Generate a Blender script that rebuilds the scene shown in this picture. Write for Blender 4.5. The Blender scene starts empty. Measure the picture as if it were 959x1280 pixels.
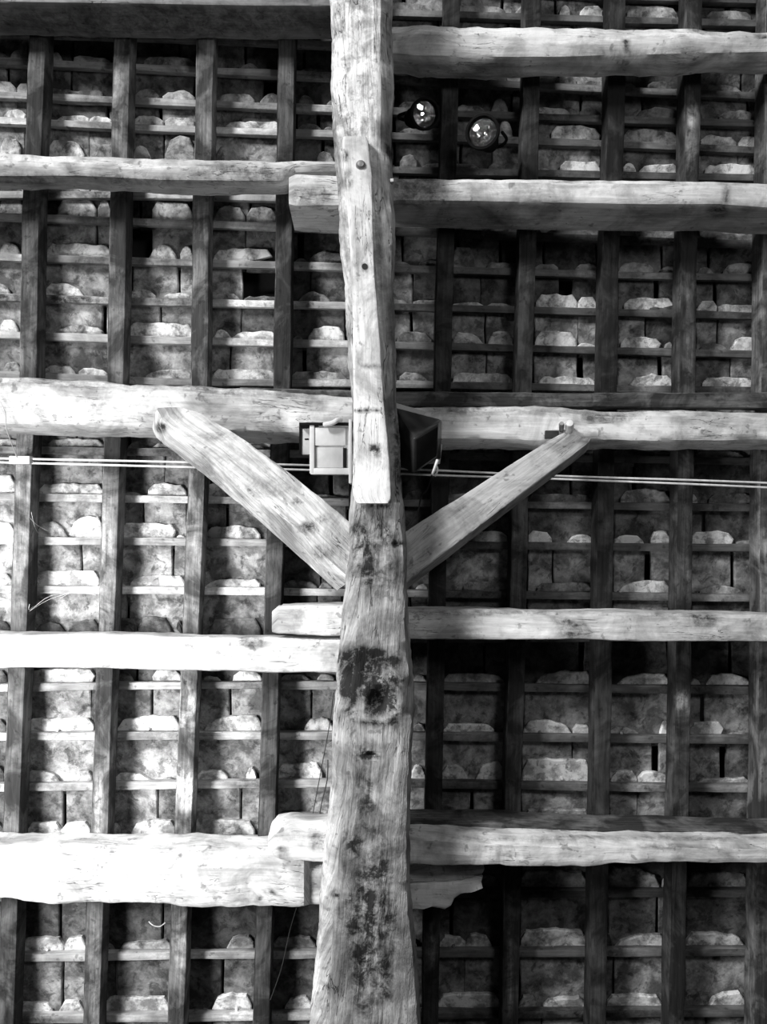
import bpy, bmesh, math, random
from mathutils import Vector, Matrix, noise
R = math.radians
sc = bpy.context.scene
# ------------------------------------------------------------------ camera, light, exposure
D = 3.6                       # distance camera - batten plane of the roof, metres
FPX = 995.0                   # focal length in pixels of the 959x1280 frame
EL = R(40)                    # the camera looks up square to a 50 degree roof slope
CAM = Vector((0, 0, 1.6))
ax_x = Vector((1, 0, 0)); ax_y = Vector((0, -math.sin(EL), math.cos(EL))); ax_w = Vector((0, -math.cos(EL), -math.sin(EL)))
ROT = Matrix((ax_x, ax_y, ax_w)).transposed()
ORG = CAM - ax_w * D          # point of the batten plane straight ahead
M_ROOF = Matrix.Translation(ORG) @ ROT.to_4x4()

cd = bpy.data.cameras.new('camera'); cam = bpy.data.objects.new('camera', cd)
sc.collection.objects.link(cam); sc.camera = cam
cam.matrix_world = Matrix.Translation(CAM) @ ROT.to_4x4()
cd.sensor_fit = 'VERTICAL'; cd.sensor_height = 36; cd.lens = FPX / 1280 * 36; cd.clip_start = .02

sc.view_settings.view_transform = 'Standard'; sc.view_settings.look = 'None'
sc.view_settings.gamma = 1; sc.view_settings.use_curve_mapping = False
sc.view_settings.exposure = 0.0
wd = bpy.data.worlds.new('world'); sc.world = wd; wd.use_nodes = True
wd.node_tree.nodes['Background'].inputs[0].default_value = (1, 1, 1, 1)
wd.node_tree.nodes['Background'].inputs[1].default_value = 0.02

def area(name, loc, target, sx, sy, power, spread=180):
    l = bpy.data.lights.new(name, 'AREA'); l.shape = 'RECTANGLE'; l.size = sx; l.size_y = sy; l.energy = power; l.spread = R(spread)
    o = bpy.data.objects.new(name, l); sc.collection.objects.link(o); o.location = loc
    o.rotation_euler = (Vector(target) - Vector(loc)).to_track_quat('-Z', 'Y').to_euler(); return o
area('gable_opening_daylight', (-5.0, -4.4, 4.6), (-.3, 2.8, 3.6), 1.5, 1.5, 860)
area('side_window_daylight', (-2.6, 1.35, 2.1), (-1.45, 3.2, 3.15), .8, .8, 56, 95)
area('right_fill_light', (1.9, -1.8, 3.0), (.3, 2.8, 3.4), 1.0, 1.0, 46)  # unseen fill light added to lift the post's shadow

# ------------------------------------------------------------------ helpers
def L(px, py, w=0.0):
    """roof-frame point that the frame's pixel shows at height w above the batten plane"""
    k = (D - w) / FPX
    return Vector(((px - 479.5) * k, (640 - py) * k, w))
PX = D / FPX
def lerp(a, b, t): return a + (b - a) * t
def interp(pts, t):
    if t <= pts[0][0]: return pts[0][1:]
    for p, q in zip(pts, pts[1:]):
        if t <= q[0]:
            f = (t - p[0]) / (q[0] - p[0]); return tuple(lerp(a, b, f) for a, b in zip(p[1:], q[1:]))
    return pts[-1][1:]

def put(name, bm, mat, parent=None, tone=None, sharp=35, origin=None):
    """link one mesh object built in roof-frame coordinates, its origin at its own centre"""
    me = bpy.data.meshes.new(name)
    if origin is None:
        origin = Vector((0, 0, 0))
        for v in bm.verts: origin += v.co
        origin /= max(1, len(bm.verts))
    bmesh.ops.translate(bm, verts=bm.verts, vec=-origin)
    bmesh.ops.recalc_face_normals(bm, faces=bm.faces)
    bm.to_mesh(me); bm.free()
    me.materials.append(mat)
    for p in me.polygons: p.use_smooth = True
    me.set_sharp_from_angle(angle=R(sharp))
    o = bpy.data.objects.new(name, me); sc.collection.objects.link(o)
    mw = M_ROOF @ Matrix.Translation(origin)
    if parent is not None:
        o.parent = parent; o.matrix_parent_inverse = Matrix.Identity(4); o.matrix_basis = parent['_m'].inverted() @ mw if False else PM[parent.name].inverted() @ mw
    else: o.matrix_world = mw
    PM[o.name] = mw.copy()
    t = tone if tone is not None else .5
    o.color = (t, t, t, 1)
    return o
PM = {}
def tag(o, label, cat, group=None, kind=None):
    o['label'] = label; o['category'] = cat
    if group: o['group'] = group
    if kind: o['kind'] = kind
    return o
def empty(name, p):
    o = bpy.data.objects.new(name, None); sc.collection.objects.link(o)
    o.matrix_world = M_ROOF @ Matrix.Translation(p); PM[o.name] = o.matrix_world.copy(); o.empty_display_size = .1
    return o

# ------------------------------------------------------------------ materials
def nodes(name):
    m = bpy.data.materials.new(name); m.use_nodes = True
    nt = m.node_tree; b = nt.nodes['Principled BSDF']
    def N(t, **k):
        n = nt.nodes.new(t)
        for a, v in k.items():
            if isinstance(a, str) and hasattr(n, a): setattr(n, a, v)
        return n
    def link(a, c): nt.links.new(a, c)
    return m, nt, b, N, link
def mth(N, link, op, a, b=None, clamp=False):
    n = N('ShaderNodeMath', operation=op); n.use_clamp = clamp
    for i, v in enumerate((a, b)):
        if v is None: continue
        if isinstance(v, (int, float)): n.inputs[i].default_value = v
        else: link(v, n.inputs[i])
    return n.outputs[0]
def nz(N, link, vec, scale, detail=5, rough=.6, dist=0.0):
    n = N('ShaderNodeTexNoise'); n.inputs['Scale'].default_value = scale; n.inputs['Detail'].default_value = detail
    n.inputs['Roughness'].default_value = rough; n.inputs['Distortion'].default_value = dist; link(vec, n.inputs['Vector']); return n.outputs['Fac']
def ramp(N, link, fac, a, b, va, vb):
    n = N('ShaderNodeMapRange'); n.inputs[1].default_value = a; n.inputs[2].default_value = b
    n.inputs[3].default_value = va; n.inputs[4].default_value = vb; link(fac, n.inputs[0]); return n.outputs[0]
def combine(N, link, u, v, w):
    c = N('ShaderNodeCombineXYZ')
    for i, s in enumerate((u, v, w)):
        if isinstance(s, (int, float)): c.inputs[i].default_value = s
        else: link(s, c.inputs[i])
    return c.outputs[0]
def uvz(N, link, su, sv):
    uv = N('ShaderNodeUVMap'); uv.uv_map = 'grain'
    s = N('ShaderNodeSeparateXYZ'); link(uv.outputs[0], s.inputs[0])
    oi = N('ShaderNodeObjectInfo')
    return combine(N, link, mth(N, link, 'MULTIPLY', s.outputs[0], su), mth(N, link, 'MULTIPLY', s.outputs[1], sv), mth(N, link, 'MULTIPLY', oi.outputs['Random'], 37.0)), oi

def wood(name, patch=(.40, .62, .45, 1.15), crack=.55, bump=.5, fine=.35, rough=.85):
    """weathered timber: long grain, drying cracks, blotches; the object's colour sets its tone, 'stain' its own marks and any painted light"""
    m, nt, b, N, link = nodes(name)
    v1, oi = uvz(N, link, 1.0, 1.0)
    vg, _ = uvz(N, link, 1.6, 22.0)
    vc, _ = uvz(N, link, 1.1, 9.0)
    sep = N('ShaderNodeSeparateColor'); link(oi.outputs['Color'], sep.inputs[0]); tone = sep.outputs[0]
    big = ramp(N, link, nz(N, link, v1, 5.5, 6, .62, .6), patch[0], patch[1], patch[2], patch[3])
    grain = ramp(N, link, nz(N, link, vg, 3.0, 6, .65, .4), .3, .7, 1 - fine, 1 + fine * .5)
    cn = nz(N, link, vc, 2.2, 4, .55, 1.3)
    cr = mth(N, link, 'ABSOLUTE', mth(N, link, 'SUBTRACT', cn, .5))
    crk = ramp(N, link, cr, 0.0, .009, 1 - crack, 1.0)
    where = ramp(N, link, nz(N, link, v1, 4.0, 3, .5), .50, .60, 0.0, 1.0)
    crk = mth(N, link, 'ADD', mth(N, link, 'MULTIPLY', crk, where), mth(N, link, 'SUBTRACT', 1.0, where))
    spots = ramp(N, link, nz(N, link, v1, 26, 3, .5, .2), .64, .70, 1.0, .55)
    at = N('ShaderNodeAttribute'); at.attribute_name = 'stain'
    edge = mth(N, link, 'ADD', at.outputs['Fac'], 0.0)
    rag = ramp(N, link, nz(N, link, v1, 20, 6, .75, .3), .38, .60, .25, 1.5)
    st = mth(N, link, 'ADD', mth(N, link, 'MULTIPLY', edge, rag), 1.0)
    st = mth(N, link, 'MAXIMUM', st, .06)
    c = mth(N, link, 'MULTIPLY', tone, big)
    for f in (grain, crk, spots, st): c = mth(N, link, 'MULTIPLY', c, f)
    c = mth(N, link, 'MINIMUM', c, .86)
    link(combine(N, link, c, c, c), b.inputs['Base Color'])
    b.inputs['Roughness'].default_value = rough; b.inputs['Specular IOR Level'].default_value = .25
    h = mth(N, link, 'ADD', mth(N, link, 'MULTIPLY', grain, .5), mth(N, link, 'MULTIPLY', crk, 1.2))
    h = mth(N, link, 'ADD', h, mth(N, link, 'MULTIPLY', nz(N, link, v1, 40, 4, .6), .6))
    bp = N('ShaderNodeBump'); bp.inputs['Strength'].default_value = bump; bp.inputs['Distance'].default_value = .006
    link(h, bp.inputs['Height']); link(bp.outputs[0], b.inputs['Normal'])
    return m
M_PALE = wood('weathered_pale_timber', patch=(.34, .56, .50, 1.12), crack=.75, bump=.6, fine=.30)
M_POST = wood('old_post_timber', patch=(.38, .58, .55, 1.25), crack=.8, bump=1.0, fine=.5)
M_DARK = wood('dark_rough_timber', patch=(.44, .68, .42, 2.3), crack=.3, bump=.5, fine=.6)
M_BATTEN = wood('batten_timber', patch=(.38, .66, .6, 1.4), crack=.2, bump=.4, fine=.4)

def slate():
    m, nt, b, N, link = nodes('stone_slate')
    tc = N('ShaderNodeTexCoord'); oi = N('ShaderNodeObjectInfo')
    off = N('ShaderNodeVectorMath', operation='ADD'); link(tc.outputs['Object'], off.inputs[0])
    sc_ = mth(N, link, 'MULTIPLY', oi.outputs['Random'], 53.0); link(combine(N, link, sc_, sc_, 0.0), off.inputs[1]); v = off.outputs[0]
    sep = N('ShaderNodeSeparateColor'); link(oi.outputs['Color'], sep.inputs[0])
    big = ramp(N, link, nz(N, link, v, 10, 6, .66, .3), .40, .64, .35, 1.45)
    fin = ramp(N, link, nz(N, link, v, 60, 5, .65), .3, .7, .75, 1.2)
    stain = ramp(N, link, nz(N, link, v, 19, 5, .68, .4), .54, .62, 1.0, .45)
    c = sep.outputs[0]
    so = N('ShaderNodeSeparateXYZ'); link(tc.outputs['Object'], so.inputs[0])
    head = ramp(N, link, so.outputs[1], -.012, .004, .42, 1.0)   # paler head above the batten, darker body below it
    for f in (big, fin, stain, head): c = mth(N, link, 'MULTIPLY', c, f)
    c = mth(N, link, 'MINIMUM', c, .82)
    link(combine(N, link, c, c, c), b.inputs['Base Color']); b.inputs['Roughness'].default_value = .9; b.inputs['Specular IOR Level'].default_value = .2
    bp = N('ShaderNodeBump'); bp.inputs['Strength'].default_value = .7; bp.inputs['Distance'].default_value = .008
    link(mth(N, link, 'ADD', nz(N, link, v, 22, 6, .65, .4), mth(N, link, 'MULTIPLY', fin, .25)), bp.inputs['Height']); link(bp.outputs[0], b.inputs['Normal'])
    return m
M_SLATE = slate()
def plain(name, col, rough=.6, metal=0.0, mottled=.25, scale=25, spec=.4):
    m, nt, b, N, link = nodes(name)
    tc = N('ShaderNodeTexCoord')
    f = ramp(N, link, nz(N, link, tc.outputs['Object'], scale, 5, .6, .3), .3, .7, col * (1 - mottled), min(1, col * (1 + mottled)))
    link(combine(N, link, f, f, f), b.inputs['Base Color']); b.inputs['Roughness'].default_value = rough
    b.inputs['Metallic'].default_value = metal; b.inputs['Specular IOR Level'].default_value = spec
    return m
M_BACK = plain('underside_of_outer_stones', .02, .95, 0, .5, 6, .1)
M_BLACK = plain('black_paint', .010, .8, 0, .2, 20, .02)
M_HOLE = plain('mortise_shadow_wood', .03, .9)
M_STEEL = plain('dull_steel', .35, .45, .9)
M_CHROME = plain('polished_reflector', .85, .09, 1.0, .1, 12)
M_CABLE = plain('pale_cable_sheath', .70, .5)
M_WIRE = plain('dark_wire', .03, .6)
M_PLY = plain('pale_plywood', .52, .6, 0, .12, 14)
M_PLYIN = plain('plywood_recess', .42, .6, 0, .15, 14)
M_SPK = plain('dark_lacquered_cabinet', .035, .28, 0, .5, 14, .5)
M_WEB = plain('dusty_cobweb', .6, .9)
def glassm():
    m, nt, b, N, link = nodes('lamp_glass'); nt.nodes.remove(b)
    t = N('ShaderNodeBsdfTransparent'); g = N('ShaderNodeBsdfGlossy'); g.inputs['Roughness'].default_value = .05
    mx = N('ShaderNodeMixShader'); mx.inputs[0].default_value = .08; link(t.outputs[0], mx.inputs[1]); link(g.outputs[0], mx.inputs[2])
    link(mx.outputs[0], nt.nodes['Material Output'].inputs['Surface']); return m
M_GLASS = glassm()
nt = M_CHROME.node_tree; vo = nt.nodes.new('ShaderNodeTexVoronoi'); vo.inputs['Scale'].default_value = 55
bp = nt.nodes.new('ShaderNodeBump'); bp.inputs['Strength'].default_value = .55; bp.inputs['Distance'].default_value = .01
tcn = nt.nodes.new('ShaderNodeTexCoord'); nt.links.new(tcn.outputs['Object'], vo.inputs['Vector'])
nt.links.new(vo.outputs['Distance'], bp.inputs['Height']); nt.links.new(bp.outputs[0], nt.nodes['Principled BSDF'].inputs['Normal'])
nt.nodes['Principled BSDF'].inputs['Roughness'].default_value = .16

# ------------------------------------------------------------------ shape builders
def beam_bm(rows, depth, shear=(0, -.14), rad=.02, amp=.004, step=12, seed=0, stains_and_light=(), nfront=8, nside=6, lowamp=None, endround=0.0, rads=None):
    """rows: (t, ax, ay, bx, by, w): the two front edges A and B as pixels at station t, height w of the front face.
    Lofts a timber of the given depth behind that face, with rounded arrises and a worn, uneven surface."""
    lowamp = amp * 2 if lowamp is None else lowamp
    t0, t1 = rows[0][0], rows[-1][0]; n = max(2, int(abs(t1 - t0) / step))
    bm = bmesh.new(); uvl = bm.loops.layers.uv.new('grain'); stl = bm.verts.layers.float.new('stain')
    rings = []; dist = 0; prev = None; us = []
    rows_ = rows
    for i in range(n + 1):
        t = lerp(t0, t1, i / n); axx, ay, bx, by, w = interp(rows_, t)[:5]
        ex = interp(rows_, t)[5:] ; dep = ex[0] if ex else depth
        A = L(axx, ay, w); B = L(bx, by, w); sh = Vector((shear[0] * dep, shear[1] * dep, -dep))
        if prev is not None: dist += ((A + B) / 2 - prev).length
        prev = (A + B) / 2; us.append(dist)
        C_, D_ = B + sh, A + sh
        if endround:
            e = min(dist, 1e9)
        quad = [A, B, C_, D_]; cen = (A + B + C_ + D_) / 4
        cut = 1.0
        if endround:
            m_ = min(i, n - i) * step * PX
            if (endround > 0 and m_ < endround): cut = .72 + .28 * math.sqrt(max(0, 1 - (1 - m_ / endround) ** 2))
        ring = []; per = 0; vs = []
        for k in range(4):
            P, Q = quad[k], quad[(k + 1) % 4]; ln = (Q - P).length; rp, r = (min(rads[k] if rads else rad, ln * .42), min(rads[(k + 1) % 4] if rads else rad, ln * .42))
            cnt = nfront if k % 2 == 0 else nside
            d = (Q - P) / max(ln, 1e-6)
            Pn = quad[(k + 2) % 4]; dn = (Pn - Q).normalized(); r2 = min(rads[(k + 1) % 4] if rads else rad, (Pn - Q).length * .42)
            for j in range(cnt + 1): ring.append(P + d * lerp(rp, ln - r, j / cnt))
            # corner midpoint (round arris)
            ring.append(Q - d * r * .29 + dn * r2 * .29)
        out = []
        for q_i, p in enumerate(ring):
            dirn = (p - cen); dn_ = dirn.normalized()
            s = Vector((seed * 7.3, seed * 3.1, 0))
            f = noise.noise(p * 4.0 + s) * lowamp + noise.noise(p * 16 + s * 2) * amp + noise.noise(p * 45 + s) * amp * .4
            q = cen + dirn * cut + dn_ * f
            v = bm.verts.new(q)
            stv = 0.0
            if stains_and_light:
                px = 479.5 + q.x * FPX / (D - q.z); py = 640 - q.y * FPX / (D - q.z)
                for (sx, sy, rx, ry, a) in stains_and_light:
                    rr = ((px - sx) / rx) ** 2 + ((py - sy) / ry) ** 2
                    wob = 1 + .5 * noise.noise(Vector((px * .06, py * .06, seed + sx)))
                    if rr < 4: stv += a * max(0.0, min(1.0, 1.35 - rr * wob))
            v[stl] = stv; out.append(v)
        vs = [0.0]
        for a, b_ in zip(ring, ring[1:]): vs.append(vs[-1] + (b_ - a).length)
        vs.append(vs[-1] + (ring[0] - ring[-1]).length); rings.append((out, vs))
    for i in range(len(rings) - 1):
        (r0, v0), (r1, v1) = rings[i], rings[i + 1]; m = len(r0)
        for j in range(m):
            jj = (j + 1) % m
            f = bm.faces.new((r0[j], r0[jj], r1[jj], r1[j]))
            e0 = v0[j + 1]; e1 = v1[j + 1]
            for lp, uv in zip(f.loops, ((us[i], v0[j]), (us[i], e0), (us[i + 1], e1), (us[i + 1], v1[j]))): lp[uvl].uv = uv
    for (r, v), u in ((rings[0], 0), (rings[-1], 1)):
        c = sum((x.co for x in r), Vector()) / len(r); cv = bm.verts.new(c)
        for j in range(len(r)):
            f = bm.faces.new((r[j], r[(j + 1) % len(r)], cv))
            for lp in f.loops: q = lp.vert.co - c; lp[uvl].uv = (q.z * 3 + 5 * u + q.x, q.y * 3 + q.x)
    return bm

def hrows(pts, w):  # horizontal timber: (x, ytop, ybot[, w[, depth]])
    out = []
    if pts[0][0] == -90: pts = [(-420,) + tuple(pts[0][1:])] + list(pts)
    if pts[-1][0] == 1050: pts = list(pts) + [(1390,) + tuple(pts[-1][1:])]
    for p in pts:
        ww = p[3] if len(p) > 3 else w
        out.append((p[0], p[0], p[1], p[0], p[2], ww) + tuple(p[4:5]))
    return out
def vrows(pts, w):  # up-slope timber: (y, xleft, xright[, w[, depth]])
    out = []
    for p in pts:
        ww = p[3] if len(p) > 3 else w
        out.append((p[0], p[1], p[0], p[2], p[0], ww) + tuple(p[4:5]))
    return out

def poly_bm(pts, w, depth, wfun=None, inset=2.5, uv=False):
    """thick stone or board with a chamfered face from a pixel outline"""
    bm = bmesh.new(); f = wfun or (lambda y: w)
    P = [L(x, y, f(y)) for x, y in pts]; c = sum(P, Vector()) / len(P)
    def ins(p, k):
        d = c - p; l = d.length; return p + d / l * min(k, l * .4) if l else p
    inner = [bm.verts.new(ins(p, inset * PX)) for p in P]
    outer = [bm.verts.new(p - Vector((0, 0, inset * PX * .7))) for p in P]
    back = [bm.verts.new(p - Vector((0, 0, depth))) for p in P]
    n = len(P)
    bm.faces.new(inner); bm.faces.new(back[::-1])
    for j in range(n):
        k = (j + 1) % n
        bm.faces.new((inner[j], outer[j], outer[k], inner[k])); bm.faces.new((outer[j], back[j], back[k], outer[k]))
    if uv:
        u = bm.loops.layers.uv.new('grain')
        for fc in bm.faces:
            for lp in fc.loops: lp[u].uv = (lp.vert.co.y, lp.vert.co.x + lp.vert.co.z)
    return bm
def hexa(corners, bevel=.003):
    """box from 8 roof-frame corners: front TL TR BR BL, back TL TR BR BL"""
    bm = bmesh.new(); v = [bm.verts.new(p) for p in corners]
    for f in ((0, 1, 2, 3), (7, 6, 5, 4), (0, 4, 5, 1), (1, 5, 6, 2), (2, 6, 7, 3), (3, 7, 4, 0)): bm.faces.new([v[i] for i in f])
    if bevel: bmesh.ops.bevel(bm, geom=list(bm.edges), offset=bevel, segments=2, affect='EDGES', profile=.5)
    return bm
def pbox(x0, y0, x1, y1, w1, w0, bevel=.002):
    """box whose front face covers the pixels x0..x1, y0..y1 at height w1 and which reaches back to w0"""
    f = [L(x0, y0, w1), L(x1, y0, w1), L(x1, y1, w1), L(x0, y1, w1)]
    return hexa(f + [Vector((p.x, p.y, w0)) for p in f], bevel)
def tube_bm(pts, r, seg=8):
    bm = bmesh.new(); rings = []
    for i, p in enumerate(pts):
        t = (pts[min(i + 1, len(pts) - 1)] - pts[max(i - 1, 0)]).normalized()
        a = t.orthogonal().normalized(); b = t.cross(a)
        if rings:
            a = (la - t * la.dot(t)).normalized(); b = t.cross(a)
        la = a
        rings.append([bm.verts.new(p + (a * math.cos(q * 2 * math.pi / seg) + b * math.sin(q * 2 * math.pi / seg)) * r) for q in range(seg)])
    for r0, r1 in zip(rings, rings[1:]):
        for j in range(seg): bm.faces.new((r0[j], r0[(j + 1) % seg], r1[(j + 1) % seg], r1[j]))
    bm.faces.new(rings[0][::-1]); bm.faces.new(rings[-1])
    return bm
def smooth_path(pts, n=8):
    out = []
    for i in range(len(pts) - 1):
        p0 = pts[max(i - 1, 0)]; p1 = pts[i]; p2 = pts[i + 1]; p3 = pts[min(i + 2, len(pts) - 1)]
        for k in range(n):
            t = k / n
            out.append(.5 * ((2 * p1) + (p2 - p0) * t + (2 * p0 - 5 * p1 + 4 * p2 - p3) * t * t + (3 * p1 - p0 - 3 * p2 + p3) * t ** 3))
    out.append(pts[-1]); return out
def lathe_bm(prof, origin, axis, seg=32, close=True):
    axis = axis.normalized(); a = axis.orthogonal().normalized(); b = axis.cross(a); bm = bmesh.new(); rings = []
    for r, h in prof:
        if r < 1e-5: rings.append([bm.verts.new(origin + axis * h)])
        else: rings.append([bm.verts.new(origin + axis * h + (a * math.cos(q * 2 * math.pi / seg) + b * math.sin(q * 2 * math.pi / seg)) * r) for q in range(seg)])
    for r0, r1 in zip(rings, rings[1:]):
        for j in range(seg):
            k = (j + 1) % seg
            if len(r0) == 1: bm.faces.new((r0[0], r1[j], r1[k]))
            elif len(r1) == 1: bm.faces.new((r0[j], r0[k], r1[0]))
            else: bm.faces.new((r0[j], r0[k], r1[k], r1[j]))
    return bm

# ------------------------------------------------------------------ structure: dark layer of outer stones over everything
W_HEAD = -.032
bm = bmesh.new()
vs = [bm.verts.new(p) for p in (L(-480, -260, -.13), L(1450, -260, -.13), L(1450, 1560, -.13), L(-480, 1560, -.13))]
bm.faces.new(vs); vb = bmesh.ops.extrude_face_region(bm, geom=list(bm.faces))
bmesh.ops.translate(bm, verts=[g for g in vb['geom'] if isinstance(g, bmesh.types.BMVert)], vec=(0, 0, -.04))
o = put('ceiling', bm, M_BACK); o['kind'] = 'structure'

# ------------------------------------------------------------------ courses: y of each batten's middle at x = 0, 200, 450, 800, 959
ORD = ['first', 'second', 'third', 'fourth', 'fifth', 'sixth', 'seventh', 'eighth', 'ninth', 'tenth', 'eleventh', 'twelfth', 'thirteenth', 'fourteenth', 'fifteenth', 'sixteenth']
ROWS = [
 (-36, -33, -25, -4, 0), (2, 6, 14, 25, 29), (40, 45, 57, 72, 78),
 (76, 85, 96, 113, 120), (118, 127, 137, 150, 154), (150, 160, 168, 181, 188), (198, 204, 211, 219, 222),
 (243, 243, 250, 262, 266), (270, 278, 286, 300, 305), (321, 327, 334, 344, 347), (371, 377, 382, 391, 395), (418, 425, 430, 439, 443), (468, 477, 479, 486, 488),
 (562, 565, 568, 574, 577), (621, 624, 628, 633, 635), (676, 677, 680, 684, 685), (737, 738, 741, 746, 748), (800, 801, 800, 797, 797),
 (860, 857, 857, 862, 863), (921, 920, 920, 924, 925), (985, 982, 979, 985, 986), (1051, 1052, 1051, 1050, 1050), (1122, 1120, 1118, 1117, 1117),
 (1198, 1195, 1193, 1191, 1190), (1275, 1273, 1270, 1267, 1266), (1350, 1348, 1345, 1342, 1341), (1428, 1426, 1423, 1420, 1419), (1506, 1504, 1501, 1498, 1497)]
RX = (0, 200, 450, 800, 959)
def row_y(r, x): return interp([(a, b) for a, b in zip(RX, ROWS[r])], x)[0] if 0 <= x <= 959 else (
    ROWS[r][0] + (ROWS[r][1] - ROWS[r][0]) / 200 * x if x < 0 else ROWS[r][4] + (ROWS[r][4] - ROWS[r][3]) / 159 * (x - 959))
def row_h(r): return 4.2 + r * .035  # half height of a batten
def above(r):
    for lim, txt in ((2, ('', '')),): pass
PLACE = {0: ('topmost row, touching the upper edge of the roof view',), }
def course(r, side):
    """words that place course r; r counts ROWS"""
    if r <= 1: return f'{ORD[r]} course above the topmost purlin'
    if r == 2: return 'course hidden behind the topmost purlin'
    if r <= 5: return f'{ORD[r-3]} course below the topmost purlin'
    if r == 6: return 'course behind second purlin down'
    if r <= 12: return f'{ORD[r-7]} course below second purlin down'
    if r <= 16: return f'{ORD[r-13]} course below the middle purlin'
    if r == 17: return 'course behind fourth purlin down'
    if r <= 20: return f'{ORD[r-18]} course below fourth purlin down'
    if r == 21: return 'course just above the lowest purlin'
    return f'{ORD[r-22]} course below the lowest purlin'

for r in range(len(ROWS)):
    h = row_h(r); rr = random.Random(100 + r)
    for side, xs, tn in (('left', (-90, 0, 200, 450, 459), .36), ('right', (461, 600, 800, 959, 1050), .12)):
        th = .03 + .003 * rr.random()
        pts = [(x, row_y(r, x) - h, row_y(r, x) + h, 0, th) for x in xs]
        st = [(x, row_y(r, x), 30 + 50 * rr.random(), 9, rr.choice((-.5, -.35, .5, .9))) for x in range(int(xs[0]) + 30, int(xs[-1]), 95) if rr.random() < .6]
        bm = beam_bm(hrows(pts, 0), .03, shear=(0, 0), rad=.003, amp=.0016, step=14, seed=r + 20 + (40 if side == 'right' else 0), nfront=2, nside=2, stains_and_light=st)
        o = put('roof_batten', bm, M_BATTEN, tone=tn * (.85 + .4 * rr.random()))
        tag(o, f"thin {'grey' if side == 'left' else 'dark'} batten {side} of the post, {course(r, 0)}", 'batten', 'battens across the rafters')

# ------------------------------------------------------------------ rafters
RAFT = [
 ([(-60, 50), (60, 46), (185, 41), (250, 38), (460, 35), (610, 28), (780, 23), (850, 20), (1040, 13), (1140, 11), (1340, 4)], 21, .10, 'leftmost dark rafter, nearest the left edge'),
 ([(-60, 156), (60, 152), (185, 149), (250, 148), (460, 144), (610, 138), (780, 133), (850, 130), (1040, 124), (1140, 118), (1340, 112)], 21, .13, 'second rafter from the left edge, pale worn streak low down'),
 ([(-60, 259), (60, 256), (185, 254), (250, 251), (470, 249), (610, 245), (780, 238), (850, 236), (1050, 228), (1140, 224), (1340, 217)], 21, .16, 'third rafter from the left edge, with whitened patches near the bottom'),
 ([(-60, 361), (60, 358), (190, 356), (260, 355), (480, 352), (690, 343), (850, 338), (1050, 333), (1140, 330), (1340, 324)], 21, .08, 'dark rafter nearest the post on its left'),
 ([(-60, 463), (640, 446), (1340, 432)], 21, .08, 'rafter mostly hidden behind the central post'),
 ([(-60, 566), (150, 562), (400, 555), (560, 552), (700, 548), (850, 545), (960, 543), (1150, 540), (1340, 538)], 21, .06, 'dark rafter nearest the post on its right'),
 ([(-60, 667), (130, 664), (340, 659), (480, 655), (640, 650), (850, 646), (960, 642), (1150, 640), (1340, 637)], 21, .07, 'second rafter to the right of the post'),
 ([(-60, 772), (150, 770), (340, 763), (480, 761), (640, 757), (860, 754), (1100, 750), (1340, 746)], 22, .05, 'very dark rafter, third to the right of the post'),
 ([(-60, 868), (150, 866), (340, 861), (480, 859), (640, 856), (860, 854), (1100, 849), (1340, 844)], 21, .08, 'fourth rafter right of the post, with a pale worn patch near the top'),
 ([(-60, 969), (150, 966), (340, 963), (640, 960), (960, 958), (1270, 953), (1340, 952)], 22, .20, 'rightmost rafter, paler and cut by the right edge'),
]
RST = {0: [(38, 360, 8, 22, .9), (28, 600, 14, 190, .8), (38, 430, 14, 60, -.4)],  # long pale patch paints the daylight pool at mid height
       1: [(131, 700, 13, 90, 1.0), (148, 240, 12, 40, -.4), (123, 1010, 5, 50, 2.0), (128, 900, 10, 40, -.3), (118, 1200, 6, 90, .8), (148, 130, 8, 50, .7)],  # first pale patch paints the same daylight pool, the streaks are wear
       2: [(232, 980, 14, 34, 3.0), (236, 885, 14, 35, 2.4), (229, 1045, 14, 28, -.3), (245, 640, 14, 120, .5), (226, 1170, 9, 60, 1.0)],
       5: [(541, 1185, 6, 30, 2.2)], 6: [(638, 1220, 4, 60, 2.5), (648, 700, 5, 50, .8)], 7: [(765, 700, 3, 40, 1.0)],
       8: [(864, 140, 7, 20, 4.0), (864, 190, 6, 40, 2.0), (858, 640, 9, 90, 1.0), (853, 880, 10, 14, 4.0), (860, 440, 5, 80, .8)],
       9: [(955, 640, 8, 300, .5), (952, 1150, 8, 40, -.4)]}
RAFT_EXTRA = [([(-260, -55), (640, -80), (1560, -105)], 21, .1), ([(-260, -160), (640, -186), (1560, -212)], 21, .1), ([(-260, 1075), (640, 1060), (1560, 1050)], 22, .06), ([(-260, 1178), (640, 1163), (1560, 1153)], 22, .06)]
for i, (cl, wd_, tone, lab) in enumerate(RAFT):
    cl[0] = (-260, cl[0][1] + (cl[0][1] - cl[-1][1]) * .14); cl[-1] = (1560, cl[-1][1] - (cl[0][1] - cl[-1][1]) * .14)
    pts = [(y, x - wd_ / 2, x + wd_ / 2) for y, x in cl]
    bm = beam_bm(vrows(pts, .095), .095, shear=(0, 0), rad=.005, amp=.002, step=12, seed=i + 50, nfront=4, nside=3, stains_and_light=RST.get(i, ()))
    o = put('rafter', bm, M_DARK, tone=tone * (.8 if i < 4 else .6)); tag(o, lab, 'rafter', 'rafters')

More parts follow.
